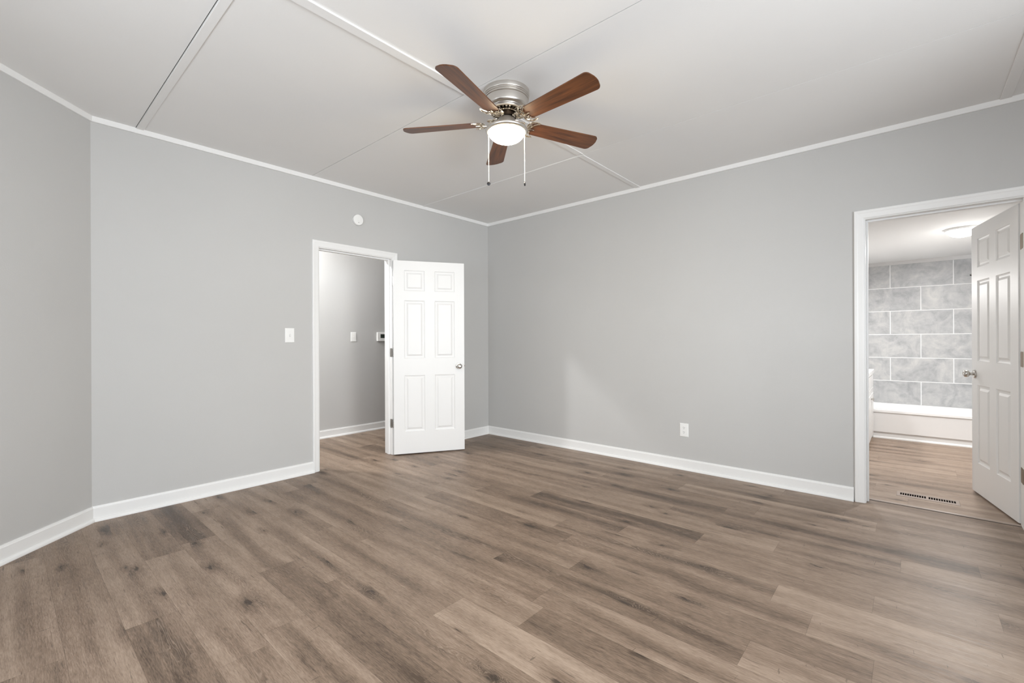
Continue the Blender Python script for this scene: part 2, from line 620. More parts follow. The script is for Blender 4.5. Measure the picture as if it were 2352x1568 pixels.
# ------------------------------------------------------------------ walls
def wall(name, boxes, mat, label):
    bm = bmesh.new()
    for lo, hi in boxes:
        box(bm, lo, hi)
    return tag(obj(name, bm, mat), label, 'wall', kind='structure')


wall('wall_back', [((-7.1, T - 0.03, 0), (BEND - 0.05, T, H)), ((BEND - 0.06, 0, 0), (D1L - J, T, H)), ((0, 0.02, 0), (2.7, T, H)), ((D1R + J, 0, 0), (0, T, H)), ((D1L - J, 0, D1T + J), (D1R + J, T, H))],
     M_WALL, 'grey painted wall with the hallway door')
wall('wall_right', [((0, D2A + J, 0), (T, T, H)), ((0, YR, 0), (T, D2B - J, H)), ((0, D2B - J, D2T + J), (T, D2A + J, H))],
     M_WALL, 'long grey painted wall with the bathroom door')
# 45 degree wall
bm = bmesh.new()
a = Vector((BEND, 0)); b = Vector((XL, -(BEND - XL)))
nrm = Vector((-1, 1)).normalized() * T
extrude_outline(bm, [tuple(a), tuple(b), tuple(b + nrm), tuple(a + nrm)], 0, H)
tag(obj('wall_angled', bm, M_WALL), 'grey painted wall set at an angle at the left edge of the photo', 'wall', kind='structure')
# left and rear walls with their window openings (unseen, behind the camera)
def window_wall(name, fixed, lo_s, hi_s, wins, axis, label):
    """Wall at x=fixed (axis 0, runs along y) or y=fixed (axis 1, runs along x) with window holes [(s0, s1, z0, z1)]."""
    bm = bmesh.new()
    def bx(s0, s1, z0, z1):
        if axis == 0:
            box(bm, (fixed - T, s0, z0), (fixed, s1, z1))
        else:
            box(bm, (s0, fixed - T, z0), (s1, fixed, z1))
    s = lo_s
    for s0, s1, z0, z1 in wins:
        bx(s, s0, 0, H)
        bx(s0, s1, 0, z0)
        bx(s0, s1, z1, H)
        s = s1
    bx(s, hi_s, 0, H)
    tag(obj(name, bm, M_WALL), label, 'wall', kind='structure')


LW = [(-3.38, -1.82, 0.80, 2.20)]  # unseen opening added to flatten the room light
RW = [(-4.83, -3.97, 0.80, 2.20), (-3.63, -2.27, 0.80, 2.20), (-2.08, -1.60, 0.80, 2.20)]  # last opening added to let the ceiling up-light in
window_wall('wall_left', XL, YR, -(BEND - XL), LW, 0, 'grey wall with an unseen window behind the camera on the left')
window_wall('wall_rear', YR, XL - T, T, RW, 1, 'grey wall with unseen windows behind the camera')


def window(n, axis, fixed, s0, s1, z0, z1):
    bm = bmesh.new()
    def bx(a0, a1, c0, c1, d0, d1):
        if axis == 0:
            box(bm, (fixed + d0, a0, c0), (fixed + d1, a1, c1), 0.002)
        else:
            box(bm, (a0, fixed + d0, c0), (a1, fixed + d1, c1), 0.002)
    w = 0.07
    bx(s0 - w, s0, z0 - w, z1 + w, 0, 0.018)
    bx(s1, s1 + w, z0 - w, z1 + w, 0, 0.018)
    bx(s0, s1, z1, z1 + w, 0, 0.018)
    bx(s0, s1, z0 - w, z0, 0, 0.018)
    o = tag(obj('window_%d' % n, bm, M_TRIM), 'white framed unseen window behind the camera', 'window', 'windows behind the camera', 'structure')
    return o


window(1, 0, XL, *LW[0])
window(2, 1, YR, *RW[0])
window(3, 1, YR, *RW[1])
window(4, 1, YR, *RW[2])  # unseen window added for the ceiling up-light

# hallway shell
wall('wall_hallway', [((-7.0, HALL_Y, 0), (2.6, HALL_Y + 0.1, H))], M_WALL, 'grey hallway wall seen through the left door')
wall('wall_hallway_left', [((-7.1, T - 0.02, 0), (-7.0, HALL_Y + 0.1, H))], M_WALL, 'end wall of the hallway out of sight on the left')
wall('wall_hallway_right', [((2.6, T, 0), (2.7, HALL_Y + 0.1, H))], M_WALL, 'end wall of the hallway out of sight on the right')
bm = bmesh.new()
box(bm, (-7.1, T, H), (2.7, HALL_Y + 0.1, H + 0.05))
tag(obj('ceiling_hallway', bm, M_CEIL), 'white hallway ceiling above the left door', 'ceiling', kind='structure')

# bathroom shell
wall('wall_bathroom_far', [((BX, BYR - 0.1, 0), (BX + 0.1, BYL + 0.1, 2.164))], M_TILE, 'grey stone tiled wall above the bathtub')
wall('wall_bathroom_left', [((T, BYL, 0), (BX, BYL + 0.1, BH + 0.04))], M_WALL, 'grey bathroom wall behind the vanity')
wall('wall_bathroom_right', [((T, BYR - 0.1, 0), (2.80, BYR, BH + 0.04))], M_WALL, 'grey bathroom wall behind the open right door')
wall('wall_bathroom_shower', [((2.80, BYR - 0.1, 0), (BX, BYR, 2.164))], M_TILE, 'tiled wall at the shower end of the bathtub')
bm = bmesh.new()
box(bm, (T, BYR - 0.1, BH), (BX + 0.1, BYL + 0.1, BH + 0.05))
tag(obj('ceiling_bathroom', bm, M_CEIL), 'white bathroom ceiling seen through the right door', 'ceiling', kind='structure')
bm = bmesh.new()
box(bm, (BX - 0.012, BYR, 2.164), (BX + 0.1, BYL, BH), 0.002)
tag(obj('trim_7', bm, M_GREYTRIM), 'pale grey trim strip along the top of the bathroom tiles', 'trim', kind='structure')

# ------------------------------------------------------------------ ceiling: sheets with narrow open seams, and battens
def build_ceiling():
    bm = bmesh.new()
    seams_x = [XL - T, -4.762, -3.527, -2.285, -1.050, T]
    g = 0.0022
    for i in range(5):
        a, b_ = seams_x[i], seams_x[i + 1]
        box(bm, (a + (g if i else 0), YR - T, H), (b_ - (g if i < 4 else 0), T, H + 0.012))
    box(bm, (XL - T, YR - T, H + 0.0125), (T, T, H + 0.06))
    o = obj('ceiling', bm, M_CEIL)
    tag(o, 'white ceiling of painted sheets with thin seams', 'ceiling', kind='structure')
    bm = bmesh.new()
    for x in seams_x[1:-1]:
        box(bm, (x - g, YR, H + 0.0055), (x + g, 0, H + 0.0124))
    obj('seam', bm, M_SLOT, o)

    def batten(lo, hi):
        bm = bmesh.new()
        box(bm, lo, hi, 0.0015, 1)
        obj('batten', bm, M_CEIL, o)
    t = 0.006
    batten((-3.524, YR, H - t), (-3.484, 0, H))
    batten((XL, -2.108, H - 0.010), (-2.288, -2.052, H))
    batten((-2.282, -2.108, H - 0.006), (-1.055, -2.058, H))
    batten((-1.045, -2.100, H - 0.006), (0, -2.052, H))
    batten((-1.045, -2.052, H - 0.004), (-1.012, 0, H))
    batten((XL, -4.555, H - t), (0, -4.503, H))


build_ceiling()

# ------------------------------------------------------------------ mouldings
PLAN = lambda p, h: Vector((p.x, p.y, h))
BASE = [(0, 0.020), (0, 0.100), (0.007, 0.100), (0.009, 0.092), (0.010, 0.089), (0.013, 0.086), (0.013, 0.020)]
SHOE = [(0, 0), (0, 0.022), (0.014, 0.022), (0.021, 0.020), (0.027, 0.014), (0.030, 0.006), (0.030, 0.0)]
CROWN = [(0, 2.654), (0, H), (0.016, H), (0.016, 2.658), (0.013, 2.654)]
CAULK = [(0, 2.648), (0, 2.656), (0.002, 2.656)]


def base_run(name, path, label):
    bm = bmesh.new()
    sweep(bm, path, BASE, PLAN)
    o = tag(obj(name, bm, M_TRIM), label, 'baseboard', kind='structure')
    bm = bmesh.new()
    sweep(bm, path, SHOE, PLAN)
    obj('shoe_moulding', bm, M_TRIM, o)
    return o


CAS = 0.060
LC = -(BEND - XL)
base_run('baseboard_left', [(XL, YR + 0.03), (XL, LC), (BEND, 0), (D1L - CAS, 0)][::-1], 'white baseboard along the angled wall and up to the hallway door')
base_run('baseboard_back', [(D1R + CAS, 0), (0, 0), (0, D2A + CAS + 0.010)][::-1][1:], 'short white baseboard behind the open hallway door')
base_run('baseboard_right', [(0, 0), (0, D2A + CAS + 0.012)][::-1], 'long white baseboard along the right wall')
base_run('baseboard_rear', [(0, D2B - CAS - 0.010), (0, YR), (XL, YR)][::-1], 'white baseboard beyond the bathroom door and along the rear wall')
base_run('baseboard_hallway', [(-7.0, HALL_Y), (2.6, HALL_Y)][::-1], 'white baseboard in the hallway beyond the left door')
bm = bmesh.new()
sweep(bm, [(XL, YR), (0, YR), (0, 0), (BEND, 0), (XL, LC), (XL, YR)], CROWN, PLAN)
tag(obj('trim_1', bm, M_TRIM), 'narrow white moulding where the walls meet the ceiling', 'moulding', kind='structure')


# ------------------------------------------------------------------ door frames
CASING = [(0, 0), (0, 0.013), (0.004, 0.016), (0.018, 0.016), (0.024, 0.0135), (0.050, 0.0115), (0.056, 0.010), (CAS, 0.007), (CAS, 0)]


def door_frame(name, label, mapping, s0, s1, top, stop0, stop1, strike_side):
    """mapping(s, z, d): s along the wall, d depth into the wall (negative = into the bedroom)."""
    bm = bmesh.new()
    rv = 0.006
    pr = [(CAS - o, h) for o, h in CASING]          # thick edge outside
    path = [(s0 - rv, 0.0), (s0 - rv, top + rv), (s1 + rv, top + rv), (s1 + rv, 0.0)]
    sweep(bm, path, pr, lambda p, h: mapping(p.x, p.y, -h))
    o = tag(obj(name, bm, M_TRIM), label, 'door frame', kind='structure')
    bm = bmesh.new()
    def bx(a, b):
        pa, pb = mapping(*a), mapping(*b)
        box(bm, [min(x, y) for x, y in zip(pa, pb)], [max(x, y) for x, y in zip(pa, pb)], 0.0012, 1)
    bx((s0 - J, 0, -0.001), (s0, top, T + 0.001))
    bx((s1, 0, -0.001), (s1 + J, top, T + (0.001 if strike_side == 0 else 0.007)))
    bx((s0 - J, top, -0.001), (s1 + J, top + J, T + 0.001))
    obj('jamb', bm, M_TRIM, o)
    bm = bmesh.new()
    st = 0.012
    bx((s0, 0, stop0), (s0 + st, top - st, stop1))
    if strike_side == 0:
        bx((s1 - st, 0, stop0), (s1, top - st, stop1))
    bx((s0, top - st, stop0), (s1, top, stop1))
    obj('door_stop', bm, M_TRIM, o)
    return o


MAP1 = lambda s, z, d: Vector((s, d, z))
MAP2 = lambda s, z, d: Vector((d, -s, z))
f1 = door_frame('trim_2', 'white casing round the open hallway doorway', MAP1, D1L, D1R, D1T, 0.040, 0.078, 0)
f2 = door_frame('trim_3', 'white casing round the bathroom doorway', MAP2, -D2A, -D2B, D2T, 0.052, 0.090, 1)
bm = bmesh.new()
box(bm, (D1L - 0.001, 0.012, 0.89), (D1L + 0.0015, 0.034, 0.95), 0.001, 1)
obj('strike_plate', bm, M_HINGE, f1)


# ------------------------------------------------------------------ six panel doors
def door(name, label, pin, angle, L, Hd, face, knob_z, hinge_z, hinge_mat):
    """Slab runs along local +x from the hinge pin; it fills y in [0, face] with face = +-0.035; the face at y=face is seen."""
    root_bm = bmesh.new()
    z0 = 0.012
    x0 = 0.003
    xs = [x0, x0 + 0.108 * L / 0.745, x0 + 0.319 * L / 0.745, x0 + 0.424 * L / 0.745, x0 + 0.637 * L / 0.745, L]
    top = Hd
    k = (Hd - z0) / 2.017
    zs = [z0, top - 1.788 * k, top - 1.200 * k, top - 1.020 * k, top - 0.415 * k, top - 0.314 * k, top - 0.100 * k, top]
    panels = []
    for i in range(5):
        for j in range(7):
            if i in (1, 3) and j in (1, 3, 5):
                panels.append((xs[i], xs[i + 1], zs[j], zs[j + 1]))
                continue
            for y in (0.0, face):
                root_bm.faces.new([root_bm.verts.new(p) for p in
                                   ((xs[i], y, zs[j]), (xs[i + 1], y, zs[j]), (xs[i + 1], y, zs[j + 1]), (xs[i], y, zs[j + 1]))])
    for (ax, az), (bx_, bz) in (((x0, z0), (L, z0)), ((L, z0), (L, top)), ((L, top), (x0, top)), ((x0, top), (x0, z0))):
        root_bm.faces.new([root_bm.verts.new(p) for p in ((ax, 0, az), (bx_, 0, bz), (bx_, face, bz), (ax, face, az))])
    bmesh.ops.remove_doubles(root_bm, verts=root_bm.verts[:], dist=1e-5)
    root = tag(obj(name, root_bm, M_DOOR, loc=pin, rotz=angle), label, 'door', kind='structure')
    sg = 1 if face > 0 else -1
    for a, b_, c, d in panels:
        bm = bmesh.new()
        for y, s in ((face, -sg), (0.0, sg)):
            loops = []
            for ins, dep in ((0, 0), (0.003, 0.006), (0.009, 0.0078), (0.012, 0.0088), (0.019, 0.0092), (0.024, 0.0088), (0.038, 0.0020), (0.040, 0.0010), (0.042, 0.0010)):
                yy = y + s * dep
                loops.append([bm.verts.new(p) for p in ((a + ins, yy, c + ins), (b_ - ins, yy, c + ins), (b_ - ins, yy, d - ins), (a + ins, yy, d - ins))])
            for p, q in zip(loops, loops[1:]):
                for m in range(4):
                    bm.faces.new((p[m], p[(m + 1) % 4], q[(m + 1) % 4], q[m]))
            bm.faces.new(loops[-1])
        o = obj('panel', bm, M_DOOR, root)
    # knobs, both sides
    for side in (1, -1):
        y = face if side == 1 else 0.0
        out = sg if side == 1 else -sg
        mt = Matrix.Translation((L - 0.062, y, knob_z)) @ Matrix.Rotation(-out * math.pi / 2, 4, 'X')
        bm = bmesh.new()
        lathe(bm, [(0.010, 0.006), (0.012, 0.020), (0.012, 0.030), (0.019, 0.034), (0.026, 0.041), (0.0275, 0.050), (0.026, 0.059),
                   (0.020, 0.066), (0.012, 0.068), (0.010, 0.066), (0, 0.066)], 32, mt)
        kb = obj('door_knob', bm, M_CHROME, root, True)
        bm = bmesh.new()
        lathe(bm, [(0, 0), (0.033, 0), (0.033, 0.004), (0.029, 0.009), (0.014, 0.011), (0.010, 0.011), (0, 0.011)], 32, mt)
        obj('rosette', bm, M_CHROME, kb, True)
    bm = bmesh.new()
    box(bm, (L - 0.001, face / 2 - 0.012, knob_z - 0.028), (L + 0.0012, face / 2 + 0.012, knob_z + 0.028), 0.001, 1)
    box(bm, (L, face / 2 - 0.006, knob_z - 0.008), (L + 0.009, face / 2 + 0.006, knob_z + 0.008), 0.002, 1)
    obj('latch', bm, M_BRASS, root)
    return root


A1 = math.atan2(-0.505, 0.863)
door_1 = door('door_1', 'white six panel door open on the hallway doorway', (-1.440, -0.022, 0), A1, 0.748, 2.030, -0.035, 0.918, None, None)
A2 = R(12.0)
door_2 = door('door_2', 'white six panel door standing open inside the bathroom', (0.145, -4.630, 0), A2, 0.758, 2.052, 0.035, 0.920, None, None)


def hinge(parent, z, mat, pin, jamb_box, leaf_door=None):
    """Hinge in the door's local frame: barrel at the pin, a leaf let into the jamb (world box)."""
    bm = bmesh.new()
    for i in range(5):
        za = z - 0.044 + i * 0.0176
        lathe(bm, [(0, za), (0.0058, za), (0.0062, za + 0.001), (0.0062, za + 0.0158), (0.0058, za + 0.0168), (0, za + 0.0168)], 14)
    lathe(bm, [(0, z + 0.044), (0.0045, z + 0.044), (0.0045, z + 0.050), (0.002, z + 0.053), (0, z + 0.053)], 14)
    inv = parent.matrix_basis.inverted()
    b2 = bmesh.new()
    lo, hi, ax = jamb_box
    k = 0 if abs(ax.x) > 0.5 else 1          # thin axis of the leaf
    m = 1 - k
    r = 0.010
    pts = []
    for cx, cz, a0 in ((hi[m] - r, hi[2] - r, 0), (lo[m] + r, hi[2] - r, 90), (lo[m] + r, lo[2] + r, 180), (hi[m] - r, lo[2] + r, 270)):
        pts += [(cx + r * math.cos(R(a0 + 15 * i)), cz + r * math.sin(R(a0 + 15 * i))) for i in range(7)]
    basis = Matrix.Identity(4)
    # outline plane (m axis, z) extruded along the thin axis k
    basis = Matrix(((0, 0, 1, 0), (1, 0, 0, 0), (0, 1, 0, 0), (0, 0, 0, 1))) if k == 0 else Matrix(((1, 0, 0, 0), (0, 0, 1, 0), (0, 1, 0, 0), (0, 0, 0, 1)))
    extrude_outline(b2, pts, lo[k], hi[k], basis)
    bmesh.ops.transform(b2, matrix=inv, verts=b2.verts[:])
    me = bpy.data.meshes.new('tmp')
    b2.to_mesh(me)
    b2.free()
    bm.from_mesh(me)
    bpy.data.meshes.remove(me)
    return obj('hinge', bm, mat, parent, True)


for z, mt in ((1.815, M_TRIM), (1.070, M_HINGE), (0.328, M_HINGE)):
    h = hinge(door_1, z, mt, None, ((D1R - 0.0016, -0.006, z - 0.046), (D1R + 0.001, 0.030, z + 0.046), Vector((1, 0, 0))))
    h['label'] = 'hinge painted over in white' if mt is M_TRIM else 'bare grey metal hinge'
for z in (1.80, 1.06, 0.33):
    hinge(door_2, z, M_BRASS, None, ((0.030, D2B - 0.001, z - 0.048), (0.116, D2B + 0.0018, z + 0.048), Vector((0, 1, 0))))

# threshold strip between bedroom and bathroom
bm = bmesh.new()
sweep(bm, [(0.125, D2A), (0.125, D2B)], [(-0.016, 0), (-0.014, 0.004), (-0.006, 0.006), (0.004, 0.0065), (0.012, 0.005), (0.018, 0.003), (0.0185, 0)], PLAN)
thr = tag(obj('threshold_strip', bm, M_TMOULD), 'wood coloured threshold strip across the bathroom doorway floor', 'threshold')

bm = bmesh.new()
box(bm, (0.1005, D2B, 0.0002), (0.1075, D2A, 0.0012))
obj('expansion_gap', bm, M_SLOT, thr)

# ------------------------------------------------------------------ ceiling fan
FC = Vector((-2.134, -2.251, H))
fan = empty('ceiling_fan', FC, 'five blade brushed nickel ceiling fan with dark wood blades and lit bowl', 'ceiling fan')
ZF = lambda z: z - H


def lathe_obj(name, prof, mat, parent, seg=64, mtx=Matrix.Identity(4)):
    bm = bmesh.new()
    lathe(bm, prof, seg, mtx)
    return obj(name, bm, mat, parent, True)


P = [(0, 2.69), (0.137, 2.69), (0.139, 2.688), (0.139, 2.664), (0.1375, 2.661), (0.134, 2.659), (0.1335, 2.656), (0.136, 2.653), (0.136, 2.650),
     (0.1325, 2.648), (0.132, 2.644), (0.1345, 2.641), (0.1345, 2.638), (0.130, 2.636), (0.1295, 2.630), (0.1285, 2.600), (0.126, 2.591),
     (0.119, 2.585), (0.108, 2.583), (0.1065, 2.579), (0.104, 2.577), (0.102, 2.572), (0.0, 2.572)]
lathe_obj('housing', [(r, ZF(z)) for r, z in P], M_NICKEL, fan, 96)
# vent plate: ring of slots
bm = bmesh.new()
lathe(bm, [(0.101, ZF(2.572)), (0.100, ZF(2.566)), (0.098, ZF(2.564)), (0.094, ZF(2.564)), (0.094, ZF(2.571)), (0.101, ZF(2.572))], 64)
lathe(bm, [(0.068, ZF(2.571)), (0.068, ZF(2.560)), (0.064, ZF(2.557)), (0.058, ZF(2.557)), (0.058, ZF(2.571)), (0.068, ZF(2.571))], 64)
for i in range(26):
    a = 2 * math.pi * i / 26
    m = Matrix.Rotation(a, 4, 'Z')
    pts = [(0.066, -0.0038), (0.096, -0.0062), (0.096, 0.0062), (0.066, 0.0038)]
    lo = [bm.verts.new(m @ Vector((x, y, ZF(2.5605) + (x - 0.066) * 0.12))) for x, y in pts]
    hi = [bm.verts.new(m @ Vector((x, y, ZF(2.5700)))) for x, y in pts]
    bm.faces.new(lo[::-1]); bm.faces.new(hi)
    for q in range(4):
        bm.faces.new((lo[q], lo[(q + 1) % 4], hi[(q + 1) % 4], hi[q]))
vp = obj('vent_plate', bm, M_NICKEL_SHINY, fan)
lathe_obj('vent_gap', [(0.062, ZF(2.5715)), (0.097, ZF(2.5715)), (0.097, ZF(2.5705)), (0.062, ZF(2.5705)), (0.062, ZF(2.5715))], M_DARK, vp)
lathe_obj('flywheel', [(0, ZF(2.571)), (0.054, ZF(2.571)), (0.054, ZF(2.552)), (0.058, ZF(2.550)), (0.058, ZF(2.536)), (0.045, ZF(2.534)), (0, ZF(2.534))],
          metal('dark_bronze_metal', (0.07, 0.05, 0.035), 0.4), fan)
lathe_obj('switch_housing', [(0, ZF(2.536)), (0.044, ZF(2.536)), (0.048, ZF(2.533)), (0.0505, ZF(2.526)), (0.0515, ZF(2.488)), (0.055, ZF(2.482)), (0.062, ZF(2.478)), (0, ZF(2.476))],
          M_NICKEL, fan)
pan = lathe_obj('light_pan', [(0.050, ZF(2.480)), (0.064, ZF(2.478)), (0.084, ZF(2.475)), (0.108, ZF(2.471)), (0.120, ZF(2.468)), (0.126, ZF(2.464)),
                              (0.1275, ZF(2.459)), (0.126, ZF(2.453)), (0.121, ZF(2.447)), (0.114, ZF(2.444)), (0.1105, ZF(2.446)), (0.110, ZF(2.458)),
                              (0.060, ZF(2.466)), (0.050, ZF(2.470)), (0.050, ZF(2.480))], M_NICKEL, fan)
bp_ = [(0.1092, 2.453)] + [(0.1092 * math.cos(t * math.pi / 2), 2.448 - 0.063 * math.sin(t * math.pi / 2)) for t in [i / 14 for i in range(0, 14)]] + [(0, 2.385)]
bowl = lathe_obj('glass_bowl', [(r, ZF(z)) for r, z in bp_], M_BOWL, fan, 64)
bowl['label'] = 'lit frosted glass bowl'

PITCH = Matrix.Rotation(R(-13), 4, 'X')
BZ = ZF(2.505)


def blade_mesh():
    bm = bmesh.new()
    r0, r1 = 0.150, 0.652
    w0, w1 = 0.050, 0.066
    half = []
    def corner(cx, cy, r, a0, a1, n=8):
        return [(cx + r * math.cos(R(a0 + (a1 - a0) * i / n)), cy + r * math.sin(R(a0 + (a1 - a0) * i / n))) for i in range(n + 1)]
    pts = []
    pts += corner(r0 + 0.034, w0 - 0.034, 0.034, 180, 92)
    pts += corner(r1 - 0.040, w1 - 0.030, 0.030, 90, 25)
    pts += [(r1 - 0.002, 0.020), (r1, 0.0), (r1 - 0.002, -0.020)]
    pts += corner(r1 - 0.040, -w1 + 0.030, 0.030, -25, -90)
    pts += corner(r0 + 0.034, -w0 + 0.034, 0.034, -92, -180)
    extrude_outline(bm, pts, -0.003, 0.003, PITCH)
    es = [e for e in bm.edges if len(e.link_faces) == 2 and any(len(f.verts) > 6 for f in e.link_faces)]
    bmesh.ops.bevel(bm, geom=es, offset=0.0014, segments=2, affect='EDGES')
    return bm


def ribbon(bm, ctrl, widths, z, th=0.0035, mtx=PITCH, n=7):
    """Tapered cast strip: rounded cross-section, centre line through ctrl (x, y)."""
    pts = smooth_path([Vector((x, y, 0)) for x, y in ctrl], n)
    wd = [w[0] for w in smooth_path([Vector((w, 0, 0)) for w in widths], n)]
    rings = []
    for i, p in enumerate(pts):
        t = (pts[min(i + 1, len(pts) - 1)] - pts[max(i - 1, 0)]).normalized()
        nn = Vector((-t.y, t.x, 0))
        w = max(0.0008, wd[i] / 2)
        cs = [(-1, 0.6), (-0.75, -0.55), (0, -1), (0.75, -0.55), (1, 0.6), (0, 1.0)]
        rings.append([bm.verts.new(mtx @ (p + nn * (w * a) + Vector((0, 0, z + th * b)))) for a, b in cs])
    k = len(rings[0])
    for a, b in zip(rings, rings[1:]):
        for q in range(k):
            bm.faces.new((a[q], a[(q + 1) % k], b[(q + 1) % k], b[q]))
    bm.faces.new(rings[0][::-1])
    bm.faces.new(rings[-1])


def bracket_mesh():
    bm = bmesh.new()
    z = -0.0068
    for s in (1, -1):
        # outer crescent horn along the blade root
        ribbon(bm, [(0.142, 0.002 * s), (0.135, 0.026 * s), (0.143, 0.050 * s), (0.166, 0.066 * s), (0.204, 0.066 * s)],
               [0.006, 0.011, 0.015, 0.012, 0.002], z)
        # wavy flame reaching along the blade
        ribbon(bm, [(0.150, 0.010 * s), (0.164, 0.020 * s), (0.167, 0.034 * s), (0.178, 0.046 * s), (0.204, 0.065 * s)],
               [0.007, 0.008, 0.0065, 0.006, 0.003], z)
        # inner curl
        ribbon(bm, [(0.146, 0.014 * s), (0.150, 0.030 * s), (0.158, 0.034 * s), (0.161, 0.026 * s), (0.156, 0.023 * s)],
               [0.004, 0.005, 0.005, 0.004, 0.003], z, 0.003)
        # scroll beside the arm
        ribbon(bm, [(0.074, 0.004 * s), (0.084, 0.022 * s), (0.102, 0.030 * s), (0.114, 0.019 * s), (0.105, 0.010 * s), (0.098, 0.017 * s)],
               [0.005, 0.007, 0.008, 0.007, 0.006, 0.005], 0.010, 0.004, Matrix.Identity(4))
    ribbon(bm, [(0.138, 0), (0.152, 0), (0.166, 0), (0.190, 0)], [0.010, 0.012, 0.009, 0.002], z)
    path = smooth_path([(0.056, 0, 0.028), (0.076, 0, 0.026), (0.092, 0, 0.012), (0.104, 0, -0.006), (0.124, 0, -0.012), (0.150, 0, -0.0078)], 6)
    tube(bm, path, [0.0078 - 0.002 * i / len(path) for i in range(len(path))], 10, 0.7)
    for x, y in ((0.158, 0.0), (0.150, 0.053), (0.150, -0.053)):
        lathe(bm, [(0, -0.0125), (0.0025, -0.012), (0.0042, -0.0105), (0.0042, -0.008), (0, -0.008)], 12, PITCH @ Matrix.Translation((x, y, 0)))
    return bm


proto_blade = obj('blade', blade_mesh(), M_BLADE, fan, True)
proto_br = obj('blade_bracket', bracket_mesh(), M_NICKEL_SHINY, fan, True)
for i in range(5):
    ang = R(50.1 + 72 * i)
    for proto in (proto_blade, proto_br):
        o = proto
        if i:
            o = proto.copy()
            COL.objects.link(o)
            o.parent = fan
        o.location = (0, 0, BZ)
        o.rotation_euler = (0, 0, ang)

# pull chains hang from the light pan
right = Vector((math.sin(yaw), -math.cos(yaw), 0))
for s, length, turn in ((-1, 0.305, R(20)), (1, 0.308, R(95))):
    p = right * (0.109 * s)
    bm = bmesh.new()
    zt = ZF(2.452)
    nb = int(length / 0.0046)
    for i in range(nb):
        bmesh.ops.create_icosphere(bm, subdivisions=1, radius=0.0027 if i not in (38, 39) else 0.0036,
                                   matrix=Matrix.Translation((p.x, p.y, zt - i * 0.0046)))
    ch = obj('pull_chain', bm, M_PLASTIC, fan, True)
    bm = bmesh.new()
    mt = Matrix.Translation((p.x, p.y, zt - length - 0.009)) @ Matrix.Rotation(yaw + math.pi / 2 + turn - R(20), 4, 'Z') @ Matrix.Rotation(math.pi / 2, 4, 'X')
    lathe(bm, [(0, -0.0035), (0.0080, -0.0035), (0.0105, -0.0025), (0.0112, 0.0), (0.0105, 0.0025), (0.0080, 0.0035), (0, 0.0035)], 24, mt)
    obj('fob', bm, metal('dark_pewter_fob', (0.06, 0.06, 0.065), 0.35), ch, True)

# ------------------------------------------------------------------ wall plates
def plate(bm, w, h, t=0.0055):
    """Bevelled plate in local x (width), z (height), protruding towards -y."""
    lo = [(-w / 2, 0), (w / 2, 0)]
    loops = []
    for ins, d in ((0, 0), (0, 0.0025), (0.003, t), (0.006, t + 0.0005)):
        loops.append([bm.verts.new(p) for p in ((-w / 2 + ins, -d, -h / 2 + ins), (w / 2 - ins, -d, -h / 2 + ins), (w / 2 - ins, -d, h / 2 - ins), (-w / 2 + ins, -d, h / 2 - ins))])
    for a, b in zip(loops, loops[1:]):
        for m in range(4):
            bm.faces.new((a[m], a[(m + 1) % 4], b[(m + 1) % 4], b[m]))
    bm.faces.new(loops[-1])
    bm.faces.new(loops[0][::-1])


def light_switch(loc, w, h, label):
    bm = bmesh.new()
    plate(bm, w, h)
    o = tag(obj('light_switch', bm, M_PLASTIC, loc=loc), label, 'light switch')
    bm = bmesh.new()
    box(bm, (-0.0055, -0.0075, -0.0125), (0.0055, -0.0062, 0.0125), 0.0004, 1)
    obj('toggle_slot', bm, M_GREYTRIM, o)
    bm = bmesh.new()
    vs = [bm.verts.new(p) for p in ((-0.0042, -0.007, -0.004), (0.0042, -0.007, -0.004), (0.0042, -0.007, 0.009), (-0.0042, -0.007, 0.009),
                                    (-0.0034, -0.019, -0.010), (0.0034, -0.019, -0.010), (0.0034, -0.018, -0.004), (-0.0034, -0.018, -0.004))]
    for f in ((0, 1, 2, 3), (4, 5, 6, 7), (0, 1, 5, 4), (1, 2, 6, 5), (2, 3, 7, 6), (3, 0, 4, 7)):
        bm.faces.new([vs[i] for i in f])
    obj('toggle', bm, M_PLASTIC, o)
    for z in (0.030, -0.030):
        bm = bmesh.new()
        lathe(bm, [(0, 0.0058), (0.003, 0.0058), (0.003, 0.0068), (0, 0.0075)], 12, Matrix.Translation((0, 0, z)) @ Matrix.Rotation(math.pi / 2, 4, 'X'))
        obj('screw', bm, M_PLASTIC, o)
    return o


light_switch((-2.4805, 0, 1.2435), 0.079, 0.126, 'white toggle light switch on the grey wall left of the hallway doorway')
light_switch((-1.126, HALL_Y, 1.247), 0.076, 0.122, 'white toggle light switch on the hallway wall seen through the doorway')

# thermostat in the hallway
bm = bmesh.new()
box(bm, (-0.075, -0.028, -0.060), (0.075, 0, 0.060), 0.008, 3)
th = tag(obj('thermostat', bm, M_PLASTIC, loc=(-0.715, HALL_Y, 1.250)), 'white thermostat with a dark screen on the hallway wall', 'thermostat')
bm = bmesh.new()
box(bm, (-0.040, -0.0295, -0.018), (0.040, -0.0275, 0.040), 0.002, 1)
obj('bezel', bm, M_PLASTIC, th)
bm = bmesh.new()
box(bm, (-0.030, -0.0305, -0.018), (0.034, -0.0290, 0.034), 0.001, 1)
obj('screen', bm, M_SCREEN, th)

